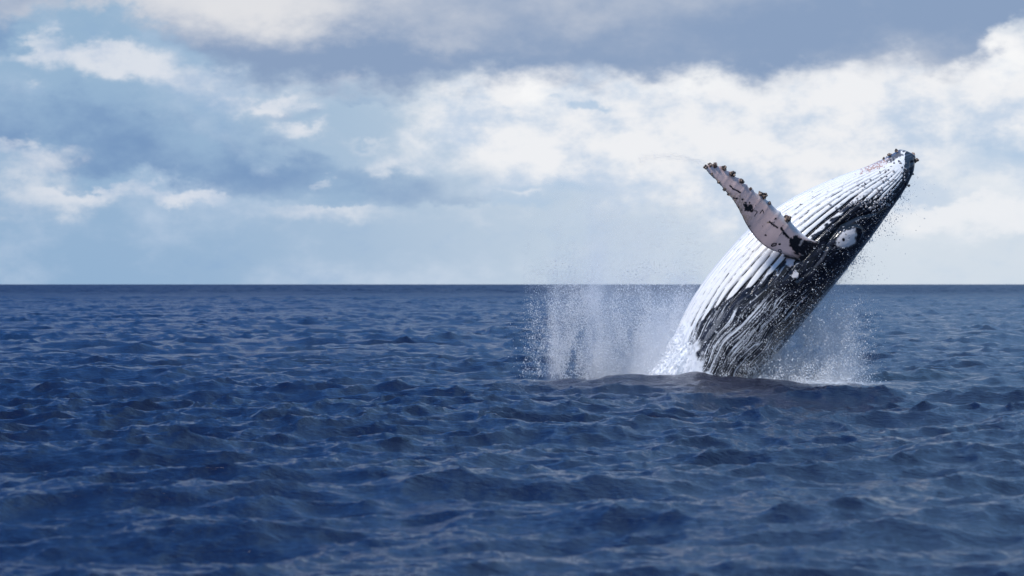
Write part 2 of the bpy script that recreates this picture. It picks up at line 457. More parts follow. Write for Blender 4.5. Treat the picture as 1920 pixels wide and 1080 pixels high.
    disp += 0.03 * np.exp(-fold ** 2)
    pos = pos + nrm * disp[..., None]

    # --- pigment
    WHITE = np.array([.83, .82, .81]); BLACK = np.array([.008, .009, .015])
    wm = sstep(-0.6, 0.8, dlt)
    wd = 0.62 * np.exp(-np.clip(dlt, 0, 99) / 9.0) + 0.10 + 0.10 * rough
    wd = wd * sstep(1.2, 2.4, Sg)
    wm = wm * sstep(wd * 0.75, wd * 1.0 + 0.04, fr + 0.001 + (wd <= 0.02))
    # worn, broken pigment in the grooves far up the belly, and small dark flecks
    brk = fbm(Ag * 3.0, cir * 7.0, side + 7, 3, 0.6)
    wm = np.maximum(wm, sstep(12, 22, dlt) * sstep(-0.10, 0.25, brk + 0.15) * sstep(0.02, 0.2, fr + 0.12))
    fl = fbm(Ag * 6.0, cir * 16.0, side + 11, 2)
    wm *= 1 - 0.85 * sstep(0.62, 0.75, fl) * (Sg < 7) 
    # dark speckle just inside the edge of the jaw
    spk = fbm(px / 3.4, py / 3.4, side + 2, 2)
    wm *= 1 - sstep(0.30, 0.45, spk) * sstep(16, 0, dlt) * (Sg < 4.5)
    dk = sstep(-0.25, 0.5, fbm(Ag * 2.5, cir * 9, side + 21, 4, 0.65))
    skin = BLACK * (0.6 + 1.5 * dk[..., None])
    # bluish worn skin at the tip of the jaws
    tipm = sstep(1.9, 0.4, Sg)[..., None]
    skin = skin * (1 - tipm) + tipm * np.array([.045, .060, .090]) * (0.45 + 0.9 * dk[..., None])
    warm = sstep(0.1, 0.8, fbm(px / 30, py / 30, side + 31, 3))[..., None]
    pig = skin * (1 - wm[..., None]) + (WHITE - warm * np.array([0, .02, .04])) * wm[..., None]
    # orange-brown crust under the chin
    cr = ell(1640, 308, 36, 11, 27) + 0.5 * fbm(px / 6.0, py / 6.0, 4.0, 3)
    crm = (sstep(1.05, 0.6, cr) * sstep(-0.35, 0.1, fbm(px / 2.6, py / 2.6, 6.0, 2)))[..., None] * 0.85
    pig = pig * (1 - crm) + crm * np.array([.44, .25, .19])
    # chin tip: dark mottled knob
    kn = (sstep(1.1, 0.7, ell(1676, 290, 20, 10, 32) + 0.5 * fbm(px / 5.0, py / 5.0, 9.0, 3)))[..., None] * 0.9
    pig = pig * (1 - kn) + kn * np.array([.03, .035, .05])
    # oval white scar with dark spots
    def put(mask, c):
        nonlocal pig
        mask = mask[..., None]; pig = pig * (1 - mask) + mask * np.asarray(c)
    put(sstep(1.06, 0.82, e1) * sstep(1597, 1592, px + 3 * wob * 10), (.74, .70, .70))
    put(sstep(1.0, 0.8, ell(1571, 450, 3.2, 3.6, 0)), BLACK)
    put(sstep(1.0, 0.8, ell(1563, 456, 1.5, 1.5, 0)), BLACK)
    put(sstep(1.0, 0.8, np.abs(ell(1576, 440, 1.8, 1.8, 0) - 0.8) * 4), (.1, .1, .1))
    put(sstep(1.0, 0.8, ell(1582, 446, 2.6, .6, 60)), BLACK)
    put(sstep(1.05, 0.85, ell(1482, 516, 6, 7, 10) + 0.6 * wob * 8), (.74, .70, .70))
    put(sstep(1.0, 0.8, ell(1473, 488, 9, 13, 15) + wob * 3), (.72, .62, .62))
    put(sstep(1.0, 0.7, ell(1500, 558, 2.6, 2.0, 0)), (.6, .42, .38)); put(sstep(1.0, 0.7, ell(1496, 565, 2.6, 2.4, 0)), (.6, .42, .38))
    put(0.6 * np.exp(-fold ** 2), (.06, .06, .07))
    # --- sheets and threads of water and foam running off the skin
    low = sstep(440, 690, py + 0.35 * (1500 - px))
    wu = 0.35 * perlin(Ag * 0.9, cir * 1.1, side + 41)
    tilt = cir + 0.16 * Ag + wu * 0.5
    veins = np.zeros_like(px)
    for k, (fa, fc, wdt, am) in enumerate([(0.20, 3.6, .040, 1.0), (0.26, 7.5, .065, 1.0), (0.40, 14.0, .11, .9), (0.8, 20.0, .13, .6), (3.0, 8.0, .035, .6)]):
        r_ = np.abs(perlin(Ag * fa + 11 * k, tilt * fc + 3 * k, side + 50 + k) + 0.22 * perlin(Ag * fa * 5, tilt * fc * 1.5, side + 60 + k))
        pres = sstep(-0.30, 0.50, perlin(Ag * 0.7 + 5 * k, tilt * 2.0, side + 70 + k) + 0.5 * (low - 0.45))
        veins = np.maximum(veins, am * sstep(wdt * (0.6 + 0.9 * low), 0.0, r_) * pres)
    veins *= 0.30 + 0.70 * sstep(-0.3, 0.15, perlin(Ag * 0.4, tilt * 22.0, side + 65))
    veins *= (0.5 + 0.55 * low) * (1 - 0.40 * sstep(105, 150, Tg))
    sheet = sstep(0.25, 1.0, fbm(Ag * 0.35, tilt * 6.0, side + 81, 4, 0.6) + 0.35 * low - 0.25) * (0.15 + 0.4 * low) * (1 - 0.6 * sstep(95, 140, Tg))
    bead = sstep(0.55, 0.75, fbm(Ag * 12, cir * 19, side + 90, 2, 0.6) - 0.05 * low)
    wetm = np.clip(np.maximum(veins, sheet * 0.5) + bead * 0.7, 0, 1)
    wetm *= sstep(1.5, 4.5, Sg) * np.where(e1 < 1.1, 0.2, 1)
    # the belly side is buried in white water near the sea
    bury = sstep(0, 1, (py - 600) / 60.0 + (1290 - px) / 30.0 + 0.8 * fbm(Ag * 2, cir * 3, side + 95, 3))
    wetm = np.maximum(wetm, bury * (px < 1330) * (py > 560))

    verts = pos.reshape(-1, 3); pigs = pig.reshape(-1, 3); foam = wetm.reshape(-1)
    I = np.arange(ns - 1)[:, None]; J = np.arange(nt)[None, :]
    quads = np.stack(np.broadcast_arrays(I * nt + J, I * nt + (J + 1) % nt, (I + 1) * nt + (J + 1) % nt, (I + 1) * nt + J), -1)
    # --- opening for the flipper root
    def near(e):
        d2 = (px[:, idx] - e[0]) ** 2 + (py[:, idx] - e[1]) ** 2
        k = np.unravel_index(d2.argmin(), d2.shape); return k[0], idx[k[1]]
    ia, ja = near((1516, 452)); ib, jb = near((1474, 486))
    jc = (ja + jb) // 2; j0, j1 = jc - 18, jc + 18
    keep = np.ones((ns - 1, nt), bool); keep[ia:ib, j0:j1] = False
    quads = quads[keep]
    # loop order: head edge (belly->back), dorsal edge (head->tail), tail edge (back->belly), belly edge (tail->head)
    loop = [(ia, j) for j in range(j0, j1)] + [(i, j1) for i in range(ia, ib)] + [(ib, j) for j in range(j1, j0, -1)] + [(i, j0) for i in range(ib, ia, -1)]
    loop = np.array([i * nt + j for i, j in loop]); nl = len(loop)
    # --- flipper: leading and trailing edges in the picture plane, tip to root
    lead = np.array([(1512, 452), (1503, 440), (1491, 425), (1478, 413), (1462, 399), (1446, 383), (1431, 370), (1416, 361), (1404, 352), (1391, 341), (1374, 328), (1358, 317), (1343, 311), (1330, 309), (1319, 312)], float)
    trail = np.array([(1492, 480), (1474, 477), (1456, 472), (1438, 464), (1421, 450), (1408, 434), (1399, 420), (1390, 402), (1381, 385), (1370, 369), (1358, 356), (1346, 341), (1334, 330), (1325, 320), (1318, 314)], float)
    tt = np.linspace(0, 14, 330)
    Lp, Tp = spline(tt, np.arange(15.), lead), spline(tt, np.arange(15.), trail)
    u = tt / 14
    # knobs along the leading edge, a nicked trailing edge
    cd = Lp - Tp; cl = np.linalg.norm(cd, axis=1); cdn = cd / np.maximum(cl, 1e-6)[:, None]
    kn_ = sum(2.6 * np.exp(-((u - c) / 0.012) ** 2) for c in (.20, .29, .37, .445, .53, .60, .67, .74, .82))
    Lp = Lp + cdn * kn_[:, None]
    Tp = Tp - cdn * (1.4 * perlin(u * 40, 3.0, 1.0) * sstep(.3, .6, u))[:, None]
    yd = (D0 - 1.34) - 2.05 * u ** 0.9                                    # comes out towards the viewer
    lead3 = np.stack([(Lp[:, 0] - 960) / FOC * yd, yd, CAM_H - (Lp[:, 1] - 533) / FOC * yd], -1)
    trail3 = np.stack([(Tp[:, 0] - 960) / FOC * (yd - .12), yd - .12, CAM_H - (Tp[:, 1] - 533) / FOC * (yd - .12)], -1)
    mid3 = (lead3 + trail3) / 2; ch3 = lead3 - trail3
    span = np.gradient(mid3, axis=0)
    nn = np.cross(span, ch3); nn /= np.maximum(np.linalg.norm(nn, axis=1, keepdims=True), 1e-9)
    nn *= np.sign(-nn[:, 1:2].mean())                                       # towards the viewer
    # a place for every loop vertex round the section: leading edge 0, viewer's face 90, trailing 180, hidden face 270
    nh, nd = j1 - j0, ib - ia
    ang = np.concatenate([np.linspace(-40, 40, nh, endpoint=False), np.linspace(40, 140, nd, endpoint=False), np.linspace(140, 220, nh, endpoint=False), np.linspace(220, 320, nd, endpoint=False)])
    ang = np.radians(ang)
    # spread so that points are about even along the chord
    xf = np.cos(ang)
    thick = np.linalg.norm(ch3, axis=1) * np.interp(u, [0, .1, .4, .8, 1], [.20, .15, .115, .10, .10])
    prof = np.sign(np.sin(ang)) * np.abs(np.sin(ang)) ** 0.9 * (0.72 + 0.28 * np.cos(ang))
    sec = mid3[:, None, :] + ch3[:, None, :] * (xf / 2)[None, :, None] + nn[:, None, :] * (thick[:, None] * 0.5 * prof[None, :])[..., None]
    cam_uv = np.stack([960 + FOC * sec[..., 0] / sec[..., 1], 533 + FOC * (CAM_H - sec[..., 2]) / sec[..., 1]], -1)
    root = verts[loop]
    blend = sstep(0.0, 0.13, u)[:, None, None]
    sec = root[None] * (1 - blend) + sec * blend
    sec = sec[1:]; fu = u[1:]; fpx, fpy = cam_uv[1:, :, 0], cam_uv[1:, :, 1]
    face = np.sin(ang)[None, :] > -0.05
    n_f = len(sec)
    FW = np.array([.78, .55, .50])
    fpig = np.broadcast_to(FW, (n_f, nl, 3)).copy()
    mott = fbm(fpx / 22, fpy / 22, 0.5, 4)
    fpig *= (1 + 0.10 * mott)[..., None]
    pale = sstep(0.55, 0.95, xf)[None, :, None] * sstep(.7, .2, fu)[:, None, None]
    fpig = fpig * (1 - pale) + pale * np.array([.76, .72, .71])
    def fput(mask, c):
        nonlocal fpig
        mask = np.clip(mask, 0, 1)[..., None]; fpig = fpig * (1 - mask) + mask * np.asarray(c)
    def fell(cx, cy, rx, ry, a_=0, wobble=0.35, fq=4.0):
        c, n_ = math.cos(math.radians(a_)), math.sin(math.radians(a_))
        uu = (fpx - cx) * c - (fpy - cy) * n_; vv = (fpx - cx) * n_ + (fpy - cy) * c
        return np.sqrt((uu / rx) ** 2 + (vv / ry) ** 2) + wobble * fbm(fpx / fq, fpy / fq, cx * .1, 3, 0.65)
    def fline(pts, w):
        d = np.full(fpx.shape, 1e9)
        for (x0, y0), (x1, y1) in zip(pts[:-1], pts[1:]):
            vx, vy = x1 - x0, y1 - y0
            t = np.clip(((fpx - x0) * vx + (fpy - y0) * vy) / (vx * vx + vy * vy), 0, 1)
            d = np.minimum(d, np.hypot(fpx - x0 - t * vx, fpy - y0 - t * vy))
        return sstep(1.0, 0.6, d / w + 0.35 * fbm(fpx / 3, fpy / 3, 1.0, 2))
    # tan, barnacle-scarred trailing edge
    TAN = (.44, .30, .20)
    tan = sstep(-0.55, -0.95, xf)[None, :] * sstep(.30, .5, fu)[:, None] * sstep(-0.5, 0.1, fbm(fpx / 7, fpy / 7, 3, 3)) + sstep(.93, 1.0, fu)[:, None] * 0.8
    fput(tan * 0.75, TAN)
    fput(sstep(1, .6, fell(1388, 378, 10, 22, 30, .5)) * 0.65 * sstep(-.3, .2, fbm(fpx / 3, fpy / 3, 8, 2)), TAN)
    fput(sstep(1, .6, fell(1401, 408, 9, 10, 20, .5)) * 0.65 * sstep(-.1, .2, fbm(fpx / 2.5, fpy / 2.5, 8, 2)), TAN)
    fput(sstep(1, .7, fell(1440, 417, 3, 2)), TAN)
    edgem = sstep(-0.90, -0.985, xf)[None, :] * (0.4 + 0.6 * sstep(-.2, .3, perlin(fu * 46, 1.0, 2.0)))[:, None]
    fput(edgem * 0.9, (.03, .03, .035))
    tipd = (sstep(.90, 1.0, fu)[:, None] + sstep(0.8, 0.98, xf)[None, :] * sstep(.80, .86, fu)[:, None]) * sstep(-0.15, 0.15, fbm(fpx / 3, fpy / 3, 2, 2))
    fput(tipd * 0.9, (.04, .035, .035))
    BK = (.010, .010, .013)
    vis = face.astype(float)
    fput(vis * sstep(1, .8, fell(1404, 390, 9.5, 9, 0, .5)), BK)
    for a_ in ((1397, 384, 4, 3), (1392, 374, 2.4, 2), (1381, 372, 2.6, 2), (1376, 371, 2, 2), (1366, 364, 4, 2.4), (1398, 380, 2.5, 1.5), (1462, 458, 2.6, 2.2), (1436, 441, 2.6, 2), (1454, 410, 2.2, 2),
               (1417, 386, .8, 1.6), (1385, 389, 1.5, 2), (1359, 355, 3, 2), (1468, 423, 1.4, 1.2), (1391, 394, 2, 1), (1430, 424, 1, 1)):
        fput(vis * sstep(1, .7, fell(*a_)), BK)
    fput(vis * fline([(1369, 348), (1374, 354), (1381, 357), (1388, 361)], 1.9), BK)
    fput(vis * fline([(1413, 394), (1420, 397), (1415, 405)], 1.0), BK)
    fput(vis * fline([(1425, 400), (1430, 393), (1432, 400)], 1.0), BK)
    fput(vis * fline([(1443, 416), (1449, 421), (1458, 427)], 2.2), BK)
    fput(vis * fline([(1444, 417), (1452, 417)], 0.9), BK)
    fput(vis * fline([(1403, 424), (1407, 424)], 1.0), BK)
    fput(vis * fline([(1465, 428), (1470, 437), (1477, 444)], 3.2), BK)
    fput(vis * fline([(1461, 442), (1468, 434)], 1.0), (.2, .17, .17))
    fput(vis * sstep(1, .85, fell(1493, 455, 19, 12, -32, .35, 6)), BK)
    fput(vis * sstep(1, .85, fell(1488, 463, 10, 8, 0, .35, 6)), BK)
    fput(vis * fline([(1489, 456), (1496, 446)], 0.9), (.4, .36, .36))
    fput(vis * sstep(1, .7, np.abs(fell(1451, 459, 5.5, 3.4, 20, .1) - .75) * 3), BK)
    fput(vis * sstep(1, .7, fell(1451, 459, 1.5, 1.5)), BK)
    fput(vis * sstep(1, .8, np.abs(fell(1462, 470, 3.2, 2.6, 0, .1) - .75) * 3), (.05, .05, .06))
    # black shoulder where it grows out of the flank
    sh = sstep(.13, .03, fu + 0.03 * np.clip(fbm(np.cos(ang) * 3, np.sin(ang) * 3, 5.0, 3), -1, 1)[None, :] * 1.0 + 0 * fu[:, None][:, 0]) if False else None
    shm = sstep(.10, .045, fu[:, None] + 0.02 * fbm(fpx / 8, fpy / 8, 5.0, 3) + 0.035 * sstep(0.55, 0.9, xf)[None, :])
    fput(shm, pigs[loop].mean(0) * 0 + np.array(BK))
    ffoam = shm * 0.35 * sstep(.2, .5, fbm(fpx / 3, fpy / 3, 7.0, 2))
    base = len(verts)
    fverts = sec.reshape(-1, 3)
    ring_idx = np.vstack([loop[None, :], base + np.arange(n_f * nl).reshape(n_f, nl)])
    A = ring_idx[:-1]; Bq = ring_idx[1:]
    fq = np.stack([A, np.roll(A, -1, 1), np.roll(Bq, -1, 1), Bq], -1).reshape(-1, 4)
    # --- rounded ends: head cap and tail cap rings
    allv = [verts, fverts]; allp = [pigs, fpig.reshape(-1, 3)]; allf = [foam, ffoam.reshape(-1)]
    nv = base + len(fverts)
    ring0 = np.arange(nt); cen0 = pos[0].mean(0)
    ax0 = np.array([X(C[0, 0]) - X(C[6, 0]), 0, Z(C[0, 1]) - Z(C[6, 1])]); ax0 /= np.linalg.norm(ax0)
    prev = ring0; caps = []
    for kk in range(1, 9):
        an = kk / 8 * math.pi / 2 * 0.985
        rv = cen0 + (pos[0] - cen0) * math.cos(an) ** 0.45 + ax0 * 0.07 * math.sin(an)
        allv.append(rv); allp.append(pigs[ring0] * 0.5 + np.array([.03, .036, .05]) * 0.5); allf.append(np.zeros(nt))
        cur = nv + np.arange(nt); nv += nt
        caps.append(np.stack([cur, np.roll(cur, -1), np.roll(prev, -1), prev], -1)); prev = cur
    faces = np.vstack([quads.reshape(-1, 4), fq[:, ::-1]] + caps)
    V = np.vstack(allv)

    # --- materials
    m, n, bsdf, out = material('whale_skin')
    pos_n = n.new('ShaderNodeNewGeometry').outputs['Position']
    fm = n.attr('foam')
    g1 = n.noise(pos_n, 34.0, 4.0, 0.7)
    fo = n.m('MULTIPLY', n.ramp(n.m('ADD', fm, n.m('MULTIPLY', n.m('MULTIPLY', n.m('SUBTRACT', g1, 0.5), 0.45), n.ramp(fm, 0.0, 0.25))), 0.08, 0.80), 0.92)
    pg = n.attr('pigment', 'Color')
    grain = n.noise(pos_n, 22.0, 5.0, 0.65)
    pg2 = n.mix(n.ramp(grain, 0.3, 0.7, 0.0, 0.16), pg, n.vm('SCALE', pg, s=0.72))
    n.put(bsdf.inputs['Base Color'], n.mix(fo, pg2, (0.80, 0.82, 0.86)))
    n.put(bsdf.inputs['Roughness'], n.m('ADD', 0.20, n.m('MULTIPLY', fo, 0.35)))
    bsdf.inputs['IOR'].default_value = 1.38
    bsdf.inputs['Coat Weight'].default_value = 0.45
    bsdf.inputs['Coat Roughness'].default_value = 0.07
    bsdf.inputs['Specular IOR Level'].default_value = 0.5
    bump = n.new('ShaderNodeBump')
    bump.inputs['Strength'].default_value = 0.6
    bump.inputs['Distance'].default_value = 0.012
    n.put(bump.inputs['Height'], n.m('ADD', n.m('MULTIPLY', n.noise(pos_n, 26.0, 4.0, 0.6), 0.8), n.m('MULTIPLY', fo, 1.2)))
    n.put(bsdf.inputs['Normal'], bump.outputs[0])

    root_e = bpy.data.objects.new('humpback_whale', None)
    root_e.location = (X(1324), D0, 0.0)
    col.objects.link(root_e)
    tag(root_e, 'breaching black and white humpback whale with one raised knobbed flipper, leaping from the sea', 'whale')
    off = np.array(root_e.location)
    body = mesh_np('body', V - off, faces, m, root_e, attrs={'foam': np.concatenate(allf)}, colors={'pigment': np.vstack(allp)})
    body['label'] = 'black back, pleated white throat and belly, pinkish white flipper, streaming with water'

    # --- barnacles
    mb, n, bsdf, out = material('barnacle_shell')
    gp = n.new('ShaderNodeNewGeometry').outputs['Position']
    rv = n.noise(gp, 16.0, 3.0, 0.6)
    n.put(bsdf.inputs['Base Color'], n.mix(n.ramp(rv, 0.42, 0.60), (0.018, 0.016, 0.018), (0.40, 0.29, 0.22)))
    bsdf.inputs['Roughness'].default_value = 0.6
    def cup(c, nrm_, r, h, seg=9):
        """a barnacle: ribbed cone with a sunken mouth"""
        nrm_ = nrm_ / np.linalg.norm(nrm_)
        t1 = np.cross(nrm_, [0.3, 0.8, 0.5]); t1 /= np.linalg.norm(t1); t2 = np.cross(nrm_, t1)
        v, f = [], []
        for (rr, hh) in ((1.0, -0.3), (0.82, 0.45), (0.5, 1.0), (0.34, 0.95), (0.22, 0.4)):
            for q_ in range(seg):
                an = 2 * math.pi * q_ / seg; rb = rr * r * (1 + 0.12 * (-1) ** q_ + 0.08 * rs.rand())
                v.append(c + t1 * math.cos(an) * rb + t2 * math.sin(an) * rb + nrm_ * hh * h)
        for k_ in range(4):
            for q_ in range(seg):
                f.append((k_ * seg + q_, k_ * seg + (q_ + 1) % seg, (k_ + 1) * seg + (q_ + 1) % seg, (k_ + 1) * seg + q_))
        f.append((4 * seg, 4 * seg + 1, 4 * seg + 2, 4 * seg + 3)); f.append((4 * seg + 3, 4 * seg + 4, 4 * seg + 5, 4 * seg + 6)); f.append((4 * seg + 6, 4 * seg + 7, 4 * seg + 8, 4 * seg)); f.append((4 * seg, 4 * seg + 3, 4 * seg + 6, 4 * seg + 6))
        return np.array(v), f[:-1]
    def joined(parts):
        vv, ff, o_ = [], [], 0
        for v_, f_ in parts:
            vv.append(v_); ff += [tuple(i_ + o_ for i_ in q_) for q_ in f_]; o_ += len(v_)
        return np.vstack(vv), np.array(ff)
    def cluster(cx, cy, rad, yb, count):
        cen = np.array([(cx - 960) / FOC * yb, yb, CAM_H - (cy - 533) / FOC * yb]); R_ = rad / FOC * yb
        parts = []
        for k_ in range(count):
            dv = rs.normal(size=3); dv /= np.linalg.norm(dv)
            if dv[1] > 0.5: dv[1] *= -1
            parts.append(cup(cen + dv * R_ * 0.55, dv, R_ * rs.uniform(.38, .55), R_ * rs.uniform(.35, .55)))
        # the lump they grow on
        seg = 10; v_, f_ = [], []
        for a1 in range(1, 7):
            for a2 in range(seg):
                p_, t_ = math.pi * a1 / 7, 2 * math.pi * a2 / seg
                v_.append(cen + R_ * 0.68 * np.array([math.sin(p_) * math.cos(t_), math.sin(p_) * math.sin(t_), math.cos(p_)]) * rs.uniform(.85, 1.15))
        for a1 in range(5):
            for a2 in range(seg):
                f_.append((a1 * seg + a2, a1 * seg + (a2 + 1) % seg, (a1 + 1) * seg + (a2 + 1) % seg, (a1 + 1) * seg + a2))
        parts.append((np.array(v_), f_))
        v_, f_ = joined(parts)
        return mesh_np('barnacle_cluster', v_ - off, f_, mb, root_e, smooth=False)
    def ydep(cx, cy):
        d2 = (fpx - cx) ** 2 + (fpy - cy) ** 2
        k_ = np.unravel_index(d2.argmin(), d2.shape); return sec[k_][1]
    for (cx, cy, rad, cnt) in ((1341, 311, 6.5, 9), (1357, 315, 6, 9), (1373, 326, 6.5, 10), (1391, 339, 5.5, 8), (1407, 355, 4, 6), (1425, 363, 5, 7), (1433, 367, 6.5, 10), (1443, 381, 4, 6), (1477, 409, 7.5, 12),
                               (1331, 310, 5, 8), (1323, 313, 4.5, 7), (1335, 327, 3.6, 6), (1347, 341, 3.6, 6), (1358, 355, 3.6, 6), (1366, 365, 3.6, 5)):
        cluster(cx, cy, rad, ydep(cx, cy) - 0.02, cnt)
    # rostrum knobs and barnacles on the jaw tip
    for (cx, cy, rad, cnt) in ((1712, 291, 5.0, 7), (1719, 300, 4.6, 7), (1714, 303, 4, 5), (1703, 289, 2.6, 4), (1710, 316, 3.0, 4), (1702, 317, 2.8, 4), (1712, 326, 2.2, 3), (1698, 332, 3.2, 4), (1704, 348, 3.6, 5), (1668, 290, 4.5, 6), (1680, 283, 4.0, 6), (1657, 297, 3.0, 5)):
        ii, jj = near((min(cx, 1714), cy))
        cluster(cx, cy, rad, D0 - 0.25 if cx < 1705 else D0 - 0.1, cnt)
    # smaller shells strewn over chin and lip: too small to pick apart
    ms, n, bsdf, out = material('small_shell')
    gp = n.new('ShaderNodeNewGeometry').outputs['Position']
    n.put(bsdf.inputs['Base Color'], n.mix(n.ramp(n.noise(gp, 22.0, 3.0), 0.42, 0.58), (0.05, 0.06, 0.09), (0.62, 0.60, 0.60)))
    bsdf.inputs['Roughness'].default_value = 0.6
    spots = []
    for (cx, cy, sx, sy, cnt) in ((1650, 330, 12, 9, 26), (1638, 362, 9, 6, 14), (1622, 380, 20, 8, 46), (1660, 372, 8, 9, 26), (1672, 300, 8, 8, 18), (1600, 385, 8, 5, 8), (1632, 392, 10, 6, 22), (1645, 380, 10, 6, 26), (1608, 350, 6, 4, 8), (1560, 392, 6, 4, 4), (1690, 322, 5, 12, 12)):
        for k_ in range(cnt):
            spots.append((cx + rs.normal() * sx, cy + rs.normal() * sy))
    parts = []
    for (cx, cy) in spots:
        ii, jj = near((cx, cy))
        if math.hypot(px[ii, jj] - cx, py[ii, jj] - cy) > 3: continue
        rr = rs.uniform(.018, .042)
        parts.append(cup(pos[ii, jj], nrm[ii, jj], rr, rr * 0.7))
    v_, f_ = joined(parts)
    sb = mesh_np('small_barnacles', v_ - off, f_, ms, root_e, smooth=False)
    tag(sb, kind='stuff')
    return dict(px=px, py=py, pos=pos, nrm=nrm, thd=Tg, th=th, s=Sg, flip=sec, fpx=fpx, fpy=fpy)
W = make_whale()

# ------------------------------------------------------------------ spray, foam and drops
mw, n, bsdf, out = material('white_water')
gp = n.new('ShaderNodeNewGeometry').outputs['Position']
n.put(bsdf.inputs['Base Color'], n.mix(n.ramp(n.noise(gp, 5.0, 4.0, 0.6), 0.3, 0.7), (0.78, 0.81, 0.86), (0.88, 0.89, 0.91)))
bsdf.inputs['Roughness'].default_value = 0.55
bsdf.inputs['Subsurface Weight'].default_value = 0.0
md, n, bsdf, out = material('water_drops')
dif = n.new('ShaderNodeBsdfDiffuse'); dif.inputs['Color'].default_value = (0.96, 0.975, 1.0, 1)
trn = n.new('ShaderNodeBsdfTranslucent'); trn.inputs['Color'].default_value = (0.96, 0.975, 1.0, 1)
mx = n.new('ShaderNodeMixShader'); mx.inputs[0].default_value = 0.5
n.t.links.new(dif.outputs[0], mx.inputs[1]); n.t.links.new(trn.outputs[0], mx.inputs[2]); n.t.links.new(mx.outputs[0], out.inputs['Surface'])

_TET = np.array([(1, 1, 1), (1, -1, -1), (-1, 1, -1), (-1, -1, 1)], float) / math.sqrt(3)
_TF = np.array([(0, 1, 2), (0, 3, 1), (0, 2, 3), (1, 3, 2)])
_OCT = np.array([(1, 0, 0), (-1, 0, 0), (0, 1, 0), (0, -1, 0), (0, 0, 1), (0, 0, -1)], float)
_OF = np.array([(0, 2, 4), (2, 1, 4), (1, 3, 4), (3, 0, 4), (2, 0, 5), (1, 2, 5), (3, 1, 5), (0, 3, 5)])
drs = np.random.RandomState(99)
def drops(name, P, R, label, cat):
    """every drop a small solid; large ones with eight faces, mist with four"""
    keep = P[:, 2] > -0.3
    P, R = P[keep], R[keep]
    big = R > 0.013
    vs_, fs_, o_ = [], [], 0
    for sel, T, F, k in ((~big, _TET, _TF, 1.35), (big, _OCT, _OF, 1.15)):
        p, r = P[sel], R[sel]
        if not len(p): continue
        q = drs.normal(size=(len(p), 3, 3)); q, _ = np.linalg.qr(q)
        st = np.ones((len(p), 1, 3)); st[:, 0, 2] = drs.uniform(.8, 1.7, len(p))
        v = np.einsum('kj,njl->nkl', T, q) * (r * k)[:, None, None] * st + p[:, None, :]
        f = F[None] + (np.arange(len(p)) * len(T))[:, None, None] + o_
        vs_.append(v.reshape(-1, 3)); fs_.append(f.reshape(-1, 3)); o_ += len(p) * len(T)
    o = mesh_np(name, np.vstack(vs_), np.vstack(fs_), md)
    tag(o, label, cat, kind='stuff')
    return o
def scatter(n_, x0, x1, y0, y1, dens, depth, sig, r_lo, r_hi, rpow=3.0):
    """rejection sampling of a density over the whale's side plane, with real depth"""
    px = drs.uniform(x0, x1, n_ * 8); py = drs.uniform(y0, y1, n_ * 8)
    w = dens(px, py)
    k = drs.rand(len(px)) < w
    px, py = px[k][:n_], py[k][:n_]
    m_ = len(px)
    y = depth + drs.normal(size=m_) * sig
    r = r_lo + (r_hi - r_lo) * drs.rand(m_) ** rpow
    return np.stack([X(px), y, Z(py)], -1), r
def belly_x(py):
    return np.interp(py, STN[:, 1], STN[:, 0])
def back_x(py):
    return np.interp(py, STN[:, 3], STN[:, 2])
G = lambda v, c, s_: np.exp(-((v - c) / s_) ** 2)

def curtain(px, py):
    f = sstep(420, 700, py)
    cl = 0.52 + 0.9 * fbm(px / 30, py / 100, 1.5, 5, 0.65)
    colm = 0.55 * G(px, 1040 + 0.03 * (py - 600), 12) + 0.75 * G(px, 1116 + 0.02 * (py - 600), 15) + 0.30 * G(px, 1085, 70) + 0.30 * G(px, 1180, 70)
    colm = 0.55 * colm * sstep(440, 640, py) + 0.16 * sstep(480, 560, py)
    low = 0.55 * sstep(600, 705, py) * sstep(975, 1030, px)
    by = 0.30 * np.exp(-np.clip(belly_x(py) - px, 0, 999) / 50.0) * sstep(540, 640, py)
    lt = 0.10 + 0.90 * sstep(975, 1105, px + 55 * fbm(py / 50.0, px / 30.0, 3.0, 4, 0.6))
    lt = lt * sstep(950, 1000, px)
    return np.clip((colm + low + by) * cl * (0.25 + 0.75 * f) * lt, 0, 1) * (px < belly_x(py) - 4)
a1 = scatter(60000, 940, 1310, 480, 712, curtain, 82.9, .9, .0035, .017, 4.0)
def veil(px, py):
    f = sstep(330, 640, py)
    env = G(px, 1180, 140) * 0.55 + G(px, 1060, 50) * 0.75 + 0.5 * G(px, 1280, 60)
    return np.clip(env * (0.5 + 0.8 * fbm(px / 60, py / 90, 6.5, 4, 0.6)) * (0.06 + 0.94 * f), 0, 1) * (px < belly_x(py) + 20) * (py > 330)
a2 = scatter(46000, 980, 1420, 330, 705, veil, 83.2, 1.3, .0035, .0085, 2.0)
drops('spray_curtain', np.vstack([a1[0], a2[0]]), np.r_[a1[1], a2[1]], 'white curtain of falling spray beside the whale\'s belly, left of its body', 'spray')

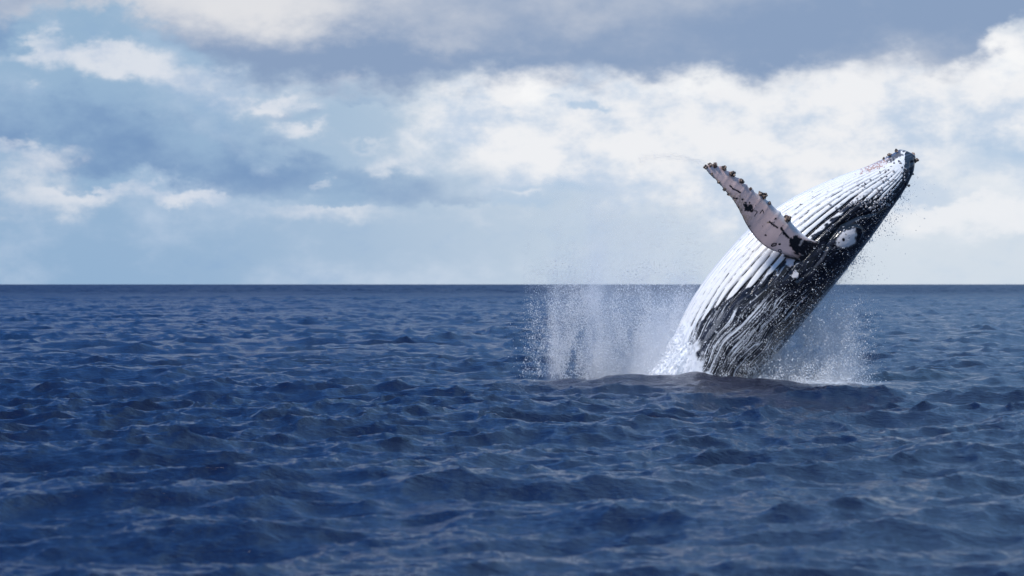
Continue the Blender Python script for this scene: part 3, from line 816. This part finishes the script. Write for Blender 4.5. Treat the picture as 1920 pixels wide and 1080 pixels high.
def rveil(px, py):
    dx = px - back_x(py)
    f = sstep(500, 660, py)
    env = np.exp(-np.clip(dx, 0, 999) / (46 + 60 * f)) * sstep(1655, 1570, px + 18 * perlin(py / 40, 1.0)) * (0.25 + 0.75 * f)
    env += 0.55 * G(px, 1575, 42) * sstep(540, 600, py)
    env += 0.9 * sstep(655, 715, py) * sstep(1640, 1540, px)
    return np.clip(env * (0.55 + 0.65 * fbm(px / 40, py / 70, 12.5, 4, 0.6)), 0, 1) * (dx > -25)
b1 = scatter(85000, 1390, 1660, 480, 728, rveil, 83.0, 1.0, .0035, .010, 2.5)
b2 = scatter(3500, 1390, 1640, 560, 728, rveil, 82.3, .8, .010, .020, 2.0)
def rbase(px, py):
    return np.clip((1.1 * G(py, 716 + 0.05 * (px - 1450), 13) + 0.5 * sstep(650, 715, py)) * sstep(1395, 1425, px) * sstep(1640, 1560, px) * (0.5 + 0.9 * fbm(px / 20, py / 16, 41.0, 4, .6)), 0, 1)
b3 = scatter(14000, 1390, 1650, 640, 735, rbase, 82.0, .6, .005, .017, 3.0)
drops('spray_veil', np.vstack([b1[0], b2[0], b3[0]]), np.r_[b1[1], b2[1], b3[1]], 'fine veil of spray under the whale\'s dark back, right of its body', 'spray')

def backspray(px, py):
    dx = px - back_x(py)
    return np.clip(np.exp(-np.clip(dx, 0, 999) / 17.0) * (dx > -4) * (0.35 + 0.9 * fbm(px / 22, py / 22, 22.5, 3)) * sstep(300, 420, py), 0, 1)
c1 = scatter(5200, 1540, 1760, 320, 560, backspray, 82.0, .6, .004, .016, 3.0)
drops('back_spray', c1[0], c1[1], 'scattered drops thrown off along the whale\'s upper back and head', 'spray')

# drops trailing off the flipper tip in a thin arc
t_ = drs.rand(900) ** 0.8
ax_, ay_ = 1322 - 125 * t_, 306 - 14 * np.sin(t_ * 2.6) + 2 * t_
P_ = np.stack([X(ax_) , np.full(900, 79.0) + .5 * drs.normal(size=900), Z(ay_ + drs.normal(size=900) * (1.2 + 5 * t_))], -1)
P_[:, 0] *= 79.0 / D0; P_[:, 2] = CAM_H + (P_[:, 2] - CAM_H) * 79.0 / D0
drops('flipper_drops', P_, drs.uniform(.003, .006, 900), 'thin arc of drops trailing from the flipper\'s tip', 'spray')

# drops and clots hanging on the wet flank
def skin_points(n_, wfun, lift):
    vis = np.where((W['th'] > 0.02) & (W['th'] < np.pi))[0]
    px, py = W['px'][:, vis], W['py'][:, vis]
    p, nn = W['pos'][:, vis].reshape(-1, 3), W['nrm'][:, vis].reshape(-1, 3)
    w = np.clip(wfun(px, py), 0, None).ravel(); w = w / w.sum()
    k = drs.choice(len(w), n_, p=w)
    return p[k] + nn[k] * lift(n_)[:, None] + drs.normal(size=(n_, 3)) * .01
def wflank(px, py):
    return (0.15 + sstep(520, 700, py) + 1.6 * sstep(640, 705, py) * sstep(1330, 1400, px)) * sstep(0.1, 0.6, 0.4 + fbm(px / 16, py / 26, 3.5, 4, .6)) * (py > 400) * (py < 718) * (px > 1280 - (py < 560) * 0) * (px > np.interp(py, [380, 480, 560, 620, 700], [1610, 1500, 1400, 1320, 1285]))
d1 = skin_points(6000, wflank, lambda n_: drs.exponential(.05, n_))
drops('flank_drops', d1, .004 + .011 * drs.rand(len(d1)) ** 4, 'beads of water on and off the whale\'s black flank', 'drops')

def white_mass():
    """the sheet of white water pouring off the belly into the sea"""
    th = np.radians(np.linspace(-75, 66, 230))
    s = np.linspace(9.3, 12.9, 240)
    q = spline(s, tk, STN); B, K, a = q[:, :2], q[:, 2:4], q[:, 4]
    C = (B + K) / 2; H = (K - B) / 2
    P = C[:, None, :] - H[:, None, :] * np.cos(th)[None, :, None]
    pos = np.stack([X(P[..., 0]), D0 - a[:, None] * np.sin(th)[None, :], Z(P[..., 1])], -1)
    cen = np.stack([X(C[:, 0]), np.full(len(s), D0), Z(C[:, 1])], -1)[:, None, :]
    nn = pos - cen; nn /= np.linalg.norm(nn, axis=-1, keepdims=True)
    f = sstep(9.6, 12.4, s)[:, None]
    edge = sstep(66, 40, np.degrees(th))[None, :] * sstep(-75, -40, np.degrees(th))[None, :]
    A = s[:, None] * 0.85 + 0 * th[None, :]; T = th[None, :] * 1.4 + 0 * A
    nz = fbm(A * 0.8, T * 3.6, 4.0, 3, 0.5)
    fz = fbm(A * 3, T * 14, 14.0, 3, 0.6)
    lift = (-0.12 + 0.50 * f + 0.16 * nz + 0.035 * fz) * edge - 0.14 * (1 - edge) - 0.03
    pos = pos + nn * lift[..., None]
    ns, nt = len(s), len(th)
    I = np.arange(ns - 1)[:, None]; J = np.arange(nt - 1)[None, :]
    f_ = np.stack(np.broadcast_arrays(I * nt + J, I * nt + J + 1, (I + 1) * nt + J + 1, (I + 1) * nt + J), -1).reshape(-1, 4)
    o = mesh_np('white_water', pos.reshape(-1, 3), f_[:, ::-1], mw)
    tag(o, 'sheet of white water pouring off the whale\'s belly into the sea', 'white water', kind='stuff')
white_mass()
# clots of foam round the waterline
def foam_low(px, py):
    w = 1.2 * sstep(560, 700, py) * G(px, belly_x(py) + 8, 26) * (px < 1300)
    w += 1.5 * G(py, 711 + 0.060 * (px - 1330), 10) * (px > 1230) * (px < 1600) * sstep(1620, 1500, px)
    w += 0.8 * G(py, 725, 10) * G(px, 1590, 40)
    return np.clip(w * (0.5 + 0.8 * fbm(px / 16, py / 16, 31.0, 4, .6)), 0, 1)
e1 = scatter(22000, 1190, 1660, 560, 745, foam_low, 81.3, .55, .005, .020, 3.0)
drops('splash_foam', e1[0], e1[1], 'white splash and foam at the whale\'s waterline', 'foam')

# fine mist hanging in the air round the splash: too fine for single drops
def mist(name, x0, x1, z0, z1, y0, y1, label, dens):
    bm_v = np.array([(x, y, z) for x in (x0, x1) for y in (y0, y1) for z in (z0, z1)], float)
    bm_f = np.array([(0, 1, 3, 2), (4, 6, 7, 5), (0, 4, 5, 1), (2, 3, 7, 6), (0, 2, 6, 4), (1, 5, 7, 3)])
    m = bpy.data.materials.new(name); m.use_nodes = True
    t = m.node_tree; t.nodes.clear(); n = NT(t)
    out = n.new('ShaderNodeOutputMaterial')
    vol = n.new('ShaderNodeVolumePrincipled')
    vol.inputs['Color'].default_value = (0.96, 0.975, 1.0, 1)
    t.links.new(vol.outputs[0], out.inputs['Volume'])
    pos = n.new('ShaderNodeNewGeometry').outputs['Position']
    n.put(vol.inputs['Density'], dens(n, pos))
    o = mesh_np(name, bm_v, bm_f, m, smooth=False)
    tag(o, label, 'mist', kind='stuff')
    return o
def gauss(n, v, c, s_):
    q = n.m('DIVIDE', n.m('SUBTRACT', v, c), s_)
    return n.m('EXPONENT', n.m('MULTIPLY', n.m('MULTIPLY', q, q), -1.0))
def dens_left(n, pos):
    x, y, z = n.sep(pos)
    nz = n.noise(n.vm('MULTIPLY', pos, (1.0, 0.6, 0.45)), 1.3, 4.0, 0.6)
    env = n.m('ADD', n.m('MULTIPLY', gauss(n, x, X(1040), 0.22), 0.45), n.m('MULTIPLY', gauss(n, x, X(1118), 0.28), 0.65))
    env = n.m('ADD', env, n.m('MULTIPLY', gauss(n, x, X(1175), 1.5), 0.45))
    # close to the belly it is thick
    bl = n.m('ADD', n.m('MULTIPLY', z, 0.60), X(1222))
    env = n.m('ADD', env, n.m('MULTIPLY', n.ramp(n.m('SUBTRACT', bl, x), 0.0, 1.6, 1.0, 0.0), n.ramp(z, 0.2, 3.6, 2.2, 0.0)))
    env = n.m('MULTIPLY', env, n.ramp(z, 0.3, 5.8, 1.0, 0.07))
    env = n.m('MULTIPLY', env, n.ramp(nz, 0.30, 0.68, 0.10, 1.3))
    env = n.m('MULTIPLY', env, n.ramp(x, X(965), X(1120)))
    env = n.m('MULTIPLY', env, n.ramp(x, X(1400), X(1330)))
    env = n.m('MULTIPLY', env, n.ramp(z, 6.6, 4.6))
    return n.m('MULTIPLY', n.m('MULTIPLY', env, gauss(n, y, 83.0, 1.25)), 0.75)
def dens_right(n, pos):
    x, y, z = n.sep(pos)
    nz = n.noise(n.vm('MULTIPLY', pos, (1.0, 0.6, 0.5)), 1.5, 4.0, 0.6)
    bx = n.m('ADD', n.m('MULTIPLY', z, 0.85), X(1412))            # the line of the back
    dx = n.m('SUBTRACT', x, bx)
    env = n.m('MULTIPLY', n.ramp(dx, -0.3, 2.6, 1.0, 0.0), n.ramp(z, 0.0, 3.4, 1.0, 0.10))
    env = n.m('ADD', env, n.m('MULTIPLY', gauss(n, x, X(1570), 0.55), n.ramp(z, 0.3, 3.2, 0.75, 0.0)))
    env = n.m('ADD', env, n.m('MULTIPLY', gauss(n, x, X(1520), 1.2), n.ramp(z, 0.0, 0.9, 2.2, 0.0)))
    env = n.m('MULTIPLY', env, n.ramp(nz, 0.28, 0.68, 0.25, 1.2))
    env = n.m('MULTIPLY', env, n.ramp(x, X(1670), X(1590)))
    env = n.m('MULTIPLY', env, n.ramp(z, 4.4, 2.8))
    return n.m('MULTIPLY', n.m('MULTIPLY', env, gauss(n, y, 82.9, 1.1)), 0.78)
mist('belly_mist', X(960), X(1405), -0.6, 6.7, 80.2, 85.8, 'soft white mist hanging behind the whale\'s belly, left of its body', dens_left)
mist('back_mist', X(1380), X(1680), -0.6, 4.5, 81.0, 85.4, 'soft white mist under the whale\'s back, right of its body', dens_right)
scene.cycles.volume_bounces = 3
scene.cycles.volume_max_steps = 128
